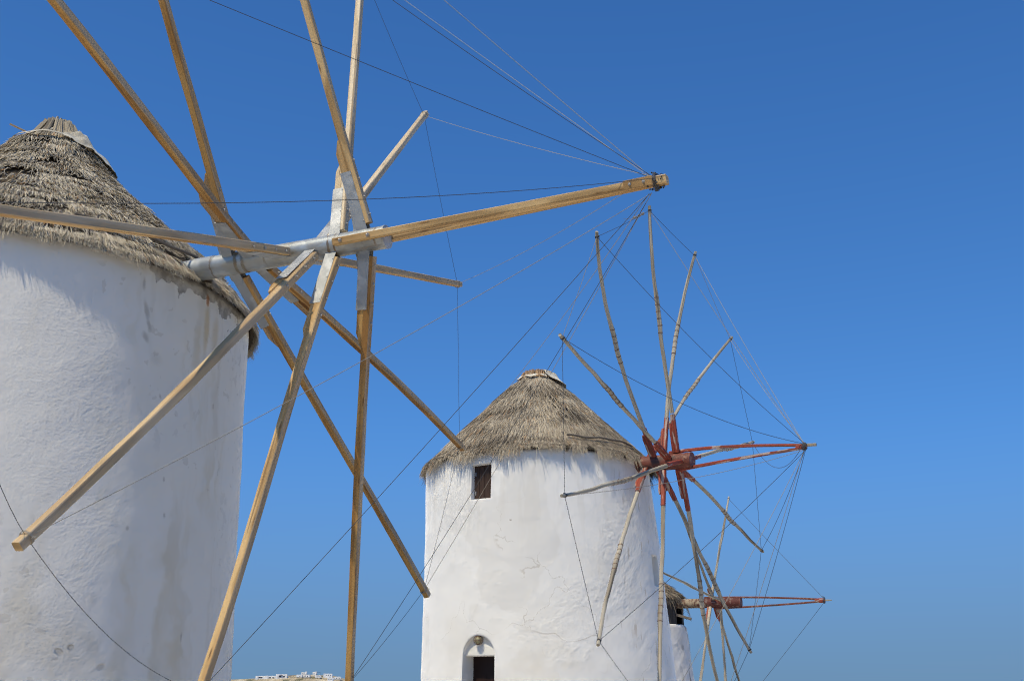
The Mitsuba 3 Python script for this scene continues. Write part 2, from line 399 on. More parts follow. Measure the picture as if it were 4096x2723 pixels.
bsdf('hill_soil', hill_soil, 0.95, 0.1)
SEA = -22.0
rr = np.r_[0, np.linspace(4, 60, 24), np.geomspace(66, 400, 24)]
aa = np.linspace(0, 2 * PI, 97)
gx, gy = rr[:, None] * np.cos(aa), 22 + rr[:, None] * np.sin(aa)
gz = -26 * np.clip((rr[:, None] - 55) / 160, 0, 1) ** 1.3 + (meshkit.fbm(np.stack([gx * 0.08, gy * 0.08, gx * 0], -1), 4) - 0.5) * np.clip((rr[:, None] - 30) / 60, 0, 1) * 3 - 0.002
i, j = np.meshgrid(np.arange(len(rr) - 1), np.arange(96), indexing='ij')
q = i * 97 + j
add('ground', (np.stack([gx, gy, gz], -1).reshape(-1, 3), np.stack([q, q + 97, q + 98, q + 1], -1).reshape(-1, 4)), 'ground_soil', smooth=True)
say('ground', 'dry bare ground under the windmills', 'ground', kind='structure')
k = np.linspace(0, 2 * PI, 129)[:-1]
ring = lambda r: np.stack([r * np.cos(k), r * np.sin(k), k * 0 + SEA], 1)
sv = np.vstack([ring(1.0), ring(1500), ring(50000)])
si = np.arange(128)
sf = np.vstack([np.stack([b + si, b + 128 + si, b + 128 + (si + 1) % 128, b + (si + 1) % 128], 1) for b in (0, 128)])
add('sea', (sv, sf), 'sea_water', smooth=True)
say('sea', 'blue sea around the headland', 'sea', kind='structure')

RX = A(-1500, -900, -620, -480, -446, -396, -370, -340, -302, -276, -258, -225, -190, -120, -60)
RZ = A(18, 34, 43, 45.6, 47.0, 50.2, 52.6, 53.6, 51.5, 44.5, 37, 22, 8, -10, -30)


def hill_z(x, y):
    r = np.interp(x, RX, RZ)
    d = np.where(y < 1900, (1900 - y) / 330, (y - 1900) / 500)
    z = SEA - 4 + (r - SEA + 4) * (1 - np.clip(d, 0, 1.1) ** 1.25)
    return z + (meshkit.fbm(np.stack([x * 0.03, y * 0.03, x * 0], -1), 3, 5) - 0.5) * 2.2 * np.clip(d * 12, 0.15, 1)


hx, hy = np.meshgrid(np.r_[np.linspace(-1500, -640, 40), np.linspace(-620, -60, 150)], np.r_[np.linspace(1540, 1760, 30), np.linspace(1766, 2000, 50), np.linspace(2020, 2400, 12)], indexing='ij')
hz = hill_z(hx, hy)
i, j = np.meshgrid(np.arange(hx.shape[0] - 1), np.arange(hx.shape[1] - 1), indexing='ij')
q = i * hx.shape[1] + j
add('hill', (np.stack([hx, hy, hz], -1).reshape(-1, 3), np.stack([q, q + hx.shape[1], q + hx.shape[1] + 1, q + 1], -1).reshape(-1, 4)), 'hill_soil', smooth=True)
say('hill', 'low dry brown hill with white houses across the water', 'hill', kind='structure')


# ------------------------------------------------------------------ windmill towers
def tower(key, mat, C, R0, Rk, zt, lean, ztop, cuts, res, amps, seed):
    """The plastered wall: a tapered solid with its openings cut out, then made uneven."""
    rad = lambda z: R0 + Rk * (zt - z) / zt
    prof = m3d.CrossSection([[(0, -0.6), (rad(-0.6), -0.6), (rad(ztop), ztop - 0.07), (rad(ztop) - 0.06, ztop), (0, ztop)]])
    m = prof.revolve(160).translate([C[0], C[1], 0])
    if lean:
        m = m.warp_batch(lambda v: v + np.stack([lean * (zt - v[:, 2]) / zt, v[:, 2] * 0, v[:, 2] * 0], 1))
    for c in cuts:
        m = m - c
    m = m.refine_to_length(res)
    me = m.to_mesh()
    t = trimesh.Trimesh(me.vert_properties[:, :3], me.tri_verts, process=True)
    if cuts:
        trimesh.smoothing.filter_laplacian(t, lamb=0.4, iterations=1)
    v = np.array(t.vertices)
    d = sum(a * 2 * (meshkit.fbm(v * f + seed, 3, seed) - 0.5) for f, a in amps)
    out = v[:, :2] - A(*C)
    out /= np.maximum(np.linalg.norm(out, axis=1, keepdims=True), 1e-6)
    v[:, :2] += out * d[:, None]
    # ragged top edge
    top = v[:, 2] > ztop - 0.3
    v[top, 2] += (meshkit.fbm(v[top] * A(1.6, 1.6, 0.0) + seed, 3, seed + 4) - 0.5) * 0.16 * (v[top, 2] - ztop + 0.3) / 0.3
    return add(key, (v, t.faces), mat, smooth=40)


# ------------------------------------------------------------------ thatch
def smooth01(a, b, x):
    t = np.clip((x - a) / (b - a), 0, 1)
    return t * t * (3 - 2 * t)


def thatch(key, C, prof, courses, count, length, width, lift, seed, tints, axle=None, bundle=0.17, holes=0.06, loose=1.0, skirt=3000, skirt_len=(0.15, 0.45), gap=None, ledge=False, pits=0.0, bumpy=0.16):
    """Bed and straw of a conical roof. prof: (r, z) from the top to the eave. Every straw is a tapered strip of its own."""
    rng = np.random.default_rng(seed)
    prof = np.asarray(prof, float)
    seg = np.linalg.norm(np.diff(prof, axis=0), axis=1)
    S = np.r_[0, np.cumsum(seg)]
    total = S[-1]
    dirs = np.diff(prof, axis=0) / seg[:, None]

    def at(s):
        s_ = np.clip(s, 0, total)
        k = np.clip(np.searchsorted(S, s_, side='right') - 1, 0, len(seg) - 1)
        r, z = np.interp(s_, S, prof[:, 0]), np.interp(s_, S, prof[:, 1])
        over = np.maximum(s - total, 0)
        d = dirs[k]
        dd = dirs[-1]
        r = r + over * dd[0] * 0.55
        z = z + over * dd[1] * (1 + 0.5 * np.minimum(over * 2, 1)) - over * 0.12
        return r, z, d[:, 0], d[:, 1]

    def lump(phi, s):
        q = np.stack([np.cos(phi) * 2.2, np.sin(phi) * 2.2, s * 0.9], -1)
        return (meshkit.fbm(q + seed, 3, seed) - 0.5)

    # the bed below the straw
    ns, na = 60, 120
    s = np.linspace(0, total, ns)
    ph = np.linspace(0, 2 * PI, na + 1)
    r, z, dr_, dz_ = at(s)
    P, Q = np.meshgrid(s, ph, indexing='ij')
    h = lump(Q, P) * bumpy - 0.10
    r2, z2 = r[:, None] - dz_[:, None] * h, z[:, None] + dr_[:, None] * h
    r2 = np.maximum(r2, 0.0)
    v = np.stack([C[0] + r2 * np.cos(Q), C[1] + r2 * np.sin(Q), z2], -1).reshape(-1, 3)
    i, j = np.meshgrid(np.arange(ns - 1), np.arange(na), indexing='ij')
    q = i * (na + 1) + j
    f = np.stack([q, q + na + 1, q + na + 2, q + 1], -1).reshape(-1, 4)
    add(key, (v, f), 'thatch_bed', smooth=True)

    # straw roots, by area
    grid = np.linspace(0, total, 400)
    w = np.interp(grid, S, prof[:, 0]) + 0.12
    cdf = np.cumsum(w) / w.sum()
    s0 = np.interp(rng.random(count), cdf, grid)
    phi = rng.random(count) * 2 * PI
    if courses:
        step = total / courses
        ci = np.floor(s0 / step)
        s0 = (ci + rng.normal(0.1, 0.09 if ledge else 0.17, count)) * step
    else:
        ci = np.floor(s0 / 0.3)
    rloc = at(s0)[0]
    nb = np.maximum(np.round(2 * PI * np.maximum(rloc, 0.3) / bundle), 6)
    off = (ci * 0.37) % 1
    bid = np.floor((phi / (2 * PI)) * nb + off)
    cen = (bid + 0.5 - off) / nb * 2 * PI
    hsh = np.modf(np.abs(np.sin(bid * 12.9898 + ci * 78.233 + seed) * 43758.5453))[0]
    hsh2 = np.modf(np.abs(np.sin(bid * 39.346 + ci * 11.135 + seed) * 24634.6345))[0]
    keep = hsh > holes
    if pits:
        pn = meshkit.fbm(np.stack([np.cos(phi) * rloc * 2.6, np.sin(phi) * rloc * 2.6, s0 * 2.6], -1) + 3.7 * seed, 3, seed + 9)
        keep &= ~((pn > pits) & (rng.random(count) < 0.9))
    if gap is not None:
        keep &= ~gap(phi, s0 / total)
    root = cen + (phi - cen) * (0.75 if courses else 1.0)
    L = length * ((0.85 + 0.3 * rng.random(count)) if ledge else (0.6 + 0.8 * rng.random(count))) * (0.8 + 0.4 * hsh2)
    skew = (rng.normal(0, 0.10, count) + (hsh2 - 0.5) * 0.30 * loose)
    tipphi = cen + (phi - cen) * 1.12 + skew * L / np.maximum(rloc, 0.4)
    lf = lift * (0.25 + 1.2 * rng.random(count)) * (0.4 + 1.3 * hsh * loose)
    crown = smooth01(0.1, 0.9, s0)
    lf = lf * (0.15 + 0.85 * crown)
    s0 = np.maximum(s0, 0.01)
    s1 = np.minimum(s0 + L, np.maximum(total + rng.exponential(0.07, count), s0 + 0.04))
    # hanging straws along the eave
    if skirt:
        pe = rng.random(skirt) * 2 * PI
        cl = meshkit.noise(np.stack([np.cos(pe) * 9, np.sin(pe) * 9, pe * 0 + seed], -1), seed)
        ok = rng.random(skirt) < 0.35 + 0.9 * cl
        if gap is not None:
            ok &= ~gap(pe, 0.99 + 0 * pe)
        pe, cl = pe[ok], cl[ok]
        se = total - rng.random(len(pe)) * 0.35
        Le = (total - se) + skirt_len[0] + (skirt_len[1] - skirt_len[0]) * rng.random(len(pe)) ** 2.2 * (0.3 + 1.2 * cl)
        s0, s1 = np.r_[s0, se], np.r_[s1, se + Le]
        root, tipphi = np.r_[root, pe], np.r_[tipphi, pe + rng.normal(0, 0.012, len(pe))]
        lf = np.r_[lf, rng.random(len(pe)) * 0.05]
        keep, hsh, hsh2, ci = np.r_[keep, ok[ok]], np.r_[hsh, cl], np.r_[hsh2, cl], np.r_[ci, cl * 0]
    s0, s1, root, tipphi, lf, hsh, hsh2, ci = (x[keep] for x in (s0, s1, root, tipphi, lf, hsh, hsh2, ci))
    n = len(s0)

    def pos(s, p, h):
        r, z, a, b = at(s)
        hh = h - 0.04 + lump(p, np.minimum(s, total)) * bumpy
        r3, z3 = np.maximum(r - b * hh, 0.02), z + a * hh
        return np.stack([C[0] + r3 * np.cos(p), C[1] + r3 * np.sin(p), z3], -1)

    p0 = pos(s0, root, -0.03 + 0 * lf)
    p1 = pos(s0 * 0.5 + s1 * 0.5, root * 0.5 + tipphi * 0.5, lf * 0.75)
    p2 = pos(s1, tipphi, lf * (0.6 + 0.7 * rng.random(n)))
    if axle is not None:
        o, d, rad = axle
        def near(p):
            k = (p - o) @ d
            return (np.linalg.norm(p - o - k[:, None] * d, axis=1) < rad) & (k > 0)
        ok = ~(near(p1) | near(p2))
        p0, p1, p2, lf, hsh, hsh2, ci, s0, root = (x[ok] for x in (p0, p1, p2, lf, hsh, hsh2, ci, s0, root))
        n = len(p0)
    along = p2 - p0
    along /= np.linalg.norm(along, axis=1, keepdims=True)
    side = np.cross(along, rng.normal(0, 1, (n, 3)) * 0.45 + np.stack([np.cos(root), np.sin(root), 0.8 + 0 * root], -1))
    side /= np.linalg.norm(side, axis=1, keepdims=True)
    wd = width * (0.5 + rng.random(n))[:, None] * side
    v = np.stack([p0 - wd * 0.5, p0 + wd * 0.5, p1 - wd * 0.5, p1 + wd * 0.5, p2 - wd * 0.16, p2 + wd * 0.16], 1).reshape(-1, 3)
    b = np.arange(n)[:, None] * 6
    f = np.hstack([b + A(0, 1, 3).astype(int), b + A(0, 3, 2).astype(int), b + A(2, 3, 5).astype(int), b + A(2, 5, 4).astype(int)]).reshape(-1, 3)
    t = np.clip(rng.random(n) * 0.65 + (hsh2 - 0.5) * 0.5 + 0.18 + lump(root * 1.0, s0 * 2) * 1.5, 0, 0.999)
    tints = np.asarray(tints, float)
    x = t * (len(tints) - 1)
    k = x.astype(int)
    col = tints[k] + (tints[np.minimum(k + 1, len(tints) - 1)] - tints[k]) * (x - k)[:, None]
    warm = rng.random(n) < 0.03
    col[warm] = A(0.42, 0.24, 0.11) * (0.7 + 0.5 * rng.random(warm.sum()))[:, None]
    sk = add(key + '__straw', (v, f), 'straw', color=np.repeat(col, 6, axis=0))
    stuff(sk)
    return at, pos, total


def cloth(key, phis, zlo, zhi, C, prof, off, seed, ns=40, nz=14, amp=0.05, mat='canvas'):
    """A wrinkled cloth lying on the roof between two heights that vary along phi; a closed thin sheet."""
    prof = np.asarray(prof, float)[::-1]
    rad = lambda z: np.interp(z, prof[:, 1], prof[:, 0])
    u, w = np.meshgrid(np.linspace(0, 1, ns), np.linspace(0, 1, nz), indexing='ij')
    ph = phis[0] + (phis[1] - phis[0]) * u
    lo, hi = zlo(u), zhi(u)
    z = lo + (hi - lo) * w
    wr = (meshkit.fbm(np.stack([ph * 3.5, z * 2.2 + ph * 2, ph * 0 + seed], -1), 4, seed) - 0.42) * amp * 2
    r = rad(z) + off + wr
    outer = np.stack([C[0] + r * np.cos(ph), C[1] + r * np.sin(ph), z + wr * 0.3], -1)
    inner = np.stack([C[0] + (r - 0.012) * np.cos(ph), C[1] + (r - 0.012) * np.sin(ph), z + wr * 0.3], -1)
    i, j = np.meshgrid(np.arange(ns - 1), np.arange(nz - 1), indexing='ij')
    q = i * nz + j
    f = np.stack([q, q + nz, q + nz + 1, q + 1], -1).reshape(-1, 4)
    v = np.vstack([outer.reshape(-1, 3), inner.reshape(-1, 3)])
    f2 = f[:, ::-1] + ns * nz
    edge = []
    for a, b in [((i_, 0), (i_ + 1, 0)) for i_ in range(ns - 1)] + [((i_ + 1, nz - 1), (i_, nz - 1)) for i_ in range(ns - 1)] + [((0, j_ + 1), (0, j_)) for j_ in range(nz - 1)] + [((ns - 1, j_), (ns - 1, j_ + 1)) for j_ in range(nz - 1)]:
        qa, qb = a[0] * nz + a[1], b[0] * nz + b[1]
        edge.append((qb, qa, qa + ns * nz, qb + ns * nz))
    return add(key, (v, np.vstack([f, f2, np.array(edge)])), mat, smooth=50)


def spoke_path(hub, tip, a, bend, n, r0=0.0):
    """Points from hub to tip with the measured bend (along the axle, or across)."""
    d = tip - hub
    e = unit(np.cross(d, a))
    t = np.linspace(r0 / np.linalg.norm(d), 1, n)
    use, c1, c2 = bend
    off = (c1 * t * (1 - t) + c2 * t * (1 - t) * (1 - 2 * t))[:, None] * (a if use == 0 else e)
    return hub + t[:, None] * d + off


# ================================================================== nearest windmill
W1 = 'windmill'
a1 = unit(A(0.9357, -0.3528, 0.0103))
O1 = A(-3.27, 14.816, 8.269)
hub1 = [(-2.864, 14.663, 8.274), (-3.284, 14.821, 8.269), (-3.884, 15.047, 8.263), (-4.264, 15.19, 8.258), (-2.058, 14.358, 8.283), (-2.544, 14.542, 8.277)] * 2
tip1 = [(-1.758, 18.97, 13.182), (-1.089, 20.655, 10.109), (-0.986, 20.825, 6.64), (-1.504, 19.363, 3.624), (-2.45, 16.805, 1.968), (-3.756, 13.337, 1.795), (-4.844, 10.493, 3.239),
        (-5.483, 8.884, 6.206), (-5.585, 8.714, 9.594), (-5.086, 10.126, 12.633), (-4.009, 13.042, 14.645), (-2.771, 16.327, 14.735)]
bend1 = [(0, 0, 0), (0, 0, 0), (0, 0.398, -0.025), (0, -0.029, -0.134), (0, -0.101, -0.015), (0, -0.106, -0.367), (1, -0.178, 0.081), (0, 0, 0), (0, 0.085, -0.323), (0, 0, 0), (0, 0.039, -0.169), (0, 0, 0)]
apex1, end1 = A(1.953, 12.793, 8.421), A(2.091, 12.754, 8.4)
tower(W1 + '__tower_wall', 'wall_near', C1, 3.656, 0.231, 7.92, 0.0, 8.14, [], 0.085, ((0.45, 0.035), (1.7, 0.012), (7.0, 0.004)), 11)
prof1 = [(0.0, 11.70), (0.22, 11.66), (0.42, 11.50), (0.78, 11.10), (1.10, 10.70), (1.53, 10.30), (1.98, 9.90), (2.48, 9.40), (3.08, 8.90), (3.52, 8.42), (3.82, 8.04)]
g1 = lambda phi, s: (s > 0.93) & (meshkit.noise(np.stack([np.cos(phi) * 11, np.sin(phi) * 11, phi * 0 + 3], -1), 8) > 0.66)
at1, pos1, tot1 = thatch(W1 + '__thatched_roof', C1, prof1, 20, 120000, 0.36, 0.013, 0.045, 21, [(0.16, 0.13, 0.09), (0.36, 0.31, 0.225), (0.49, 0.43, 0.32), (0.57, 0.51, 0.39), (0.66, 0.59, 0.46)],
                         axle=(O1 - a1 * 2.2, a1, 0.24), bundle=0.12, holes=0.06, skirt=14000, skirt_len=(0.02, 0.15), ledge=True, pits=0.60, loose=0.75, bumpy=0.12)
# tying twine in scallops along the courses
parts = []
for c in range(3, 19):
    s = (c + 0.25) * tot1 / 20
    n = int(2 * PI * at1(np.array([s]))[0][0] / 0.12)
    ph = np.linspace(0, 2 * PI, n * 5 + 1)
    hole = meshkit.noise(np.stack([np.cos(ph) * 5, np.sin(ph) * 5, ph * 0 + c * 3.3], -1), 2)
    P = pos1(s - 0.045 * np.abs(np.sin(ph * n / 2)) + 0.02, ph, 0.055 + 0.02 * np.sin(ph * n))
    cut = np.flatnonzero(hole < 0.42)
    for run in np.split(np.arange(len(P)), cut):
        if len(run) > 5:
            parts.append(sweep(P[run], ngon(3, 0.007), A(0, 0, 1), caps=False))
stuff(put(W1 + '__thatched_roof__binding_twine', join(parts), 'rope_pale'))
fc1 = math.atan2(-C1[1], -C1[0])


def topknot(key, C, rings, seed, mat):
    """The tied bundle of cut reed at the tip of the roof."""
    rg = np.random.default_rng(seed)
    parts = []
    r0 = rings[-1][0]
    for _ in range(420):
        q, u = rg.random() * 2 * PI, math.sqrt(rg.random())
        a_ = A(math.cos(q), math.sin(q), 0)
        P = np.array([A(C[0], C[1], z) + a_ * (r * u) for r, z in rings])
        P[-1, 2] += rg.normal(0, 0.012) - 0.05 * (u > 0.9)
        parts.append(sweep(P, ngon(4, 0.020), a_ + A(0.01, 0.02, 0), uvo=(rg.random() * 9, rg.random() * 9)))
    put(key, join(parts), mat)
    stuff(key)


topknot(W1 + '__thatched_roof__topknot', C1, [(0.66, 11.18), (0.42, 11.48), (0.29, 11.77)], 3, 'grey_reed')
cloth(W1 + '__thatched_roof__canvas_wrap', (fc1 + 0.08, fc1 + 1.9), lambda u: 11.24 - 0.40 * np.clip(u * 1.4, 0, 1), lambda u: 11.30 + 0.16 * np.minimum(u * 3, 1) - 0.20 * u ** 2, C1, prof1, 0.07, 5, amp=0.13, mat='weathered_canvas')
cloth(W1 + '__thatched_roof__canvas_wrap', (fc1 - 1.5, fc1 + 0.14), lambda u: 11.08 + 0.15 * np.sqrt(u), lambda u: 11.115 + 0.165 * np.sqrt(u), C1, prof1, 0.055, 9, nz=5, amp=0.04, mat='weathered_canvas')
labels[W1 + '__thatched_roof__canvas_wrap'] = {'label': 'loose grey canvas flap wrapped around the roof tip'}
ph = np.linspace(math.radians(-58), math.radians(-24), 30)
P = pos1(tot1 * (0.905 + 0.01 * np.sin(ph * 9)), ph, 0.135 + 0.015 * np.sin(ph * 23))
put(W1 + '__thatched_roof__binding_pole', sweep(P, ngon(7, 0.026), A(0, 0, 1)), 'dark_pole', True)
q0 = pos1(np.array([tot1 * 0.115]), np.array([fc1 - 0.9]), np.array([-0.1]))[0]
put(W1 + '__thatched_roof__peg', sweep(line(q0, q0 + A(-0.40, -0.25, 0.12), 4), ngon(6, 0.018), A(0, 0, 1)), 'pine_wood', True)
# galvanised axle
ax = lambda s: O1 + a1 * s
v, f, uv = sweep(line(ax(-3.3), ax(1.526), 60), ngon(40, 0.172), A(0, 0, 1), uvo=(0.0, 0.0), caps=False)
add(W1 + '__axle', (v, f), 'galvanised_tube', smooth=True, uv=uv)
for s0, s1, r_ in ((-1.80, -1.42, 0.180), (-1.02, -0.88, 0.177), (0.62, 0.80, 0.176)):
    v, f, uv = sweep(line(ax(s0), ax(s1), 8), ngon(40, r_), A(0, 0, 1), uvo=(3.3 + s0, 0.3))
    add(W1 + '__axle__sleeve', (v, f), 'galvanised_tube', smooth=False, uv=uv)
v, f, uv = sweep(line(ax(1.505), ax(1.535), 2), ngon(40, 0.177), A(0, 0, 1), uvo=(9.0, 0))
add(W1 + '__axle__end_cap', (v, f), 'galvanised', uv=uv)

rng = np.random.default_rng(5)
TONE = {2: 'pine_shaded', 3: 'pine_shaded', 4: 'pine_shaded', 8: 'pine_shaded', 9: 'pine_shaded', 0: 'pine_sunlit', 11: 'pine_sunlit'}
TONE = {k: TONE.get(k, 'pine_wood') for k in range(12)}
for k in range(12):
    h, t = A(*hub1[k]), A(*tip1[k])
    L = np.linalg.norm(t - h)
    d = (t - h) / L
    e = unit(np.cross(d, a1))
    al = np.cross(e, d)            # across the spoke, towards the mill's front
    key = next_key(W1 + '__spoke')
    P = spoke_path(h, t, a1, bend1[k], 24, 0.25)
    wob = 1 + (meshkit.noise(np.stack(np.broadcast_arrays(np.linspace(0, 9, 24)[:, None] + 31 * k, np.arange(8)[None] * 1.7, 0.0), -1), 3) - 0.5) * 0.15
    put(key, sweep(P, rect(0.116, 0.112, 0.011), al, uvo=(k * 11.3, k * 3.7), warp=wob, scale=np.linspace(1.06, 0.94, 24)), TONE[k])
    # the shorter timber beside it, its end cut to a point
    r1 = 1.50 + 0.1 * (k % 3)
    c = -0.1165
    poly = [(0.27, c - 0.052), (0.27, c + 0.052), (r1 - 0.02, c + 0.052), (r1, c + 0.03), (r1 - 0.20, c - 0.052)]
    def prism(poly, y0, y1, uo, ch=0.0):
        poly = np.asarray(poly)
        n = len(poly)
        V = np.vstack([h + poly[:, :1] * d + poly[:, 1:] * al + y * e for y in (y0, y1)])
        vv, ff, uu = [], [], []
        for q in range(n):
            q2 = (q + 1) % n
            b = len(vv)
            vv += [V[q], V[q2], V[q2 + n], V[q + n]]
            ff += [(b, b + 1, b + 2), (b, b + 2, b + 3)]
            uu += [(poly[q, 0] + uo, 0.0 + q), (poly[q2, 0] + uo, 0.0 + q), (poly[q2, 0] + uo, y1 - y0 + q), (poly[q, 0] + uo, y1 - y0 + q)]
        for o, rev in ((0, False), (n, True)):
            b = len(vv)
            vv += list(V[o:o + n])
            uu += [(x + uo, y + 5 + o) for x, y in poly]
            for q in range(1, n - 1):
                ff.append((b, b + q + 1, b + q) if not rev else (b, b + q, b + q + 1))
        return np.array(vv), np.array(ff), np.array(uu)
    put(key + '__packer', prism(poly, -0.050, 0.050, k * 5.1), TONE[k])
    r2 = 1.06 + 0.06 * ((k * 5) % 4) / 3
    for y0 in (-0.0665, 0.0585):
        pl = [(0.12, -0.30), (0.24, -0.30), (0.48, -0.188), (r2, -0.186), (r2 - 0.02, -0.012), (0.12, -0.012)] if (y0 < 0) == (d[2] < 0) else \
             [(0.12, -0.186), (r2, -0.186), (r2 - 0.02, -0.012), (0.12, -0.012)]
        put(key + '__bracket_plate', prism(pl, y0, y0 + 0.008, 0), 'galvanised')
    bl = []
    for r_ in (0.38, 0.66, 0.95, 1.24):
        m_ = np.array([np.interp(r_, np.linalg.norm(P - h, axis=1), P[:, i_]) for i_ in range(3)])
        q = m_ + al * 0.060 + e * 0.012 * (-1 if k % 2 else 1)
        bl.append(sweep(line(q, q + al * 0.010), ngon(8, 0.023), d))
        bl.append(blob(q + al * 0.016, 0.014))
    for r_ in (0.30, 0.62, r2 - 0.07):
        for s_ in (-1, 1):
            q = h + d * r_ - al * 0.026 + e * s_ * 0.068
            bl.append(blob(q, 0.010))
    stuff(put(key + '__bolts', join(bl), 'bolt_steel'))
    tp = P[-1] - d * 0.14
    put(key + '__lashing', join([coil(tp, P[-1] - P[-2], 0.078, 0.0042, 2.5, 0.013), blob(tp + al * 0.085, 0.011), blob(tp + al * 0.11, 0.009)]), 'rope_pale', True)

# bowsprit: two timbers that meet at the knot
nc = unit(A(a1[1], -a1[0], 0))      # horizontal, across the axle
nc = nc if nc[1] < 0 else -nc       # towards the viewer's side
nc = unit(nc * math.cos(0.24) - A(0, 0, 1) * math.sin(0.24))
tipb = apex1 - a1 * 0.02
for s_, s0 in ((1, 0.78), (-1, 0.78)):
    p0 = ax(s0) + nc * s_ * (0.172 + 0.063)
    p1 = tipb + nc * s_ * 0.064
    key = next_key(W1 + '__bowsprit_beam')
    put(key, sweep(line(p0, p1, 16), rect(0.122, 0.100, 0.010), nc, uvo=(50 + 9 * s_, 3 * s_), scale=np.linspace(1.02, 0.96, 16)), 'pine_wood')
    dd = unit(p1 - p0)
    bl = []
    for r_ in (0.13, 0.58):
        q = p0 + dd * r_ + nc * s_ * 0.063
        bl += [sweep(line(q, q + nc * s_ * 0.008), ngon(10, 0.030), A(0, 0, 1)), blob(q + nc * s_ * 0.02, (0.022, 0.022, 0.022))]
    stuff(put(key + '__bolts', join(bl), 'bolt_steel'))
key = W1 + '__bowsprit_block'
bd = unit(tipb - ax(0.78))
b0, b1 = tipb - bd * 0.40 + nc * 0.085, tipb - bd * 0.03 + nc * 0.112
put(key, sweep(line(tipb - bd * 0.42 + nc * 0.137, tipb - bd * 0.02 + nc * 0.138), rect(0.022, 0.125, 0.004), nc, uvo=(70, 2)), 'pine_wood')
put(key + '__end_piece', sweep(line(tipb + bd * 0.02, tipb + bd * 0.155, 5), rect(0.20, 0.115, 0.014), nc, uvo=(72, 1)), 'pine_wood')
bl = []
for r_ in (0.33, 0.14):
    q = tipb - bd * r_ + nc * 0.149
    bl += [sweep(line(q, q + nc * 0.006), ngon(10, 0.022), A(0, 0, 1)), blob(q + nc * 0.013, 0.014)]
stuff(put(key + '__bolts', join(bl), 'bolt_steel'))
kn = [coil(tipb - bd * 0.005, bd, 0.128, 0.005, 3.5, 0.013), coil(tipb + bd * 0.02, bd + nc * 0.3, 0.105, 0.006, 2.5, 0.02, phase=1.0), coil(tipb + bd * 0.06, bd - A(0, 0, 0.35), 0.10, 0.005, 1.5, 0.02)]
for q in range(18):
    kn.append(blob(tipb + bd * rng.normal(0.0, 0.03) + unit(rng.normal(0, 1, 3) + nc * 0.8) * rng.uniform(0.10, 0.14), rng.uniform(0.009, 0.017, 3)))
put(W1 + '__bowsprit_knot', join(kn), 'rope_dark', True)
# stays from every tip to the knot, and the rope around the rim
dark1 = {4, 5, 8, 9, 7}
for k in range(12):
    d = unit(A(*tip1[k]) - A(*hub1[k]))
    q = A(*tip1[k]) - d * 0.14
    g = tipb + A(0, 0, 0.10 if tip1[k][2] > 8.3 else -0.16) + (-bd) * (0.06 + 0.02 * (k % 3)) + nc * 0.02 * ((k % 4) - 1.5)
    if k == 7:
        g = tipb + nc * 0.13 + A(0, 0, 0.02)
    put(W1 + '__stay_rope', rope(q, g, 0.0042, {8: 0.003, 9: 0.014, 10: 0.002, 11: 0.0}.get(k, 0.006 + 0.012 * ((k * 7) % 5) / 4), 18), 'rope_dark' if k in dark1 else 'rope_pale', True)
for k in range(12):
    k2 = (k + 1) % 12
    d, d2 = unit(A(*tip1[k]) - A(*hub1[k])), unit(A(*tip1[k2]) - A(*hub1[k2]))
    put(W1 + '__rim_rope', rope(A(*tip1[k]) - d * 0.14, A(*tip1[k2]) - d2 * 0.14, 0.0038, {5: 0.075, 6: 0.11}.get(k, 0.012), 14), 'rope_dark', True)
say(W1, 'largest and nearest windmill at left with new pine spokes on a galvanised steel axle', 'windmill')

# ================================================================== middle windmill
W2 = 'windmill_001'
a2 = unit(A(0.8569, -0.5145, -0.0313))
O2 = A(4.45, 27.776, 7.93)
ax2 = lambda s: O2 + a2 * s
s2 = [-0.02, -0.43, -0.90, 0.15, -0.19, -0.64]
tip2 = [(3.741, 26.185, 14.657), (5.466, 29.065, 14.568), (6.931, 31.615, 12.767), (7.7, 33.079, 9.748), (7.839, 33.518, 6.344), (6.983, 32.279, 3.263), (5.745, 30.31, 1.733), (3.455, 26.523, 1.301),
        (1.856, 23.756, 3.001), (1.048, 22.231, 5.942), (1.048, 22.017, 9.46), (2.048, 23.489, 12.625)]
bend2 = [(0, -0.389, 0.372), (0, -0.874, 0.153), (0, -0.838, 0.137), (0, 0, 0), (0, 0.096, 0.437), (0, -0.277, 0.331), (0, -0.30, 0.6), (0, -0.091, 0.032), (0, -0.587, 0.006), (1, -0.117, 0.404), (0, -0.061, 0.131), (0, -1.117, 0.402)]
apex2, end2 = A(7.326, 26.025, 7.917), A(7.55, 25.912, 7.826)


def face(phi_deg, o):
    p_ = math.radians(phi_deg)
    n_ = A(math.cos(p_), math.sin(p_), 0)
    return A(-math.sin(p_), math.cos(p_), 0), n_, A(*o, 0)


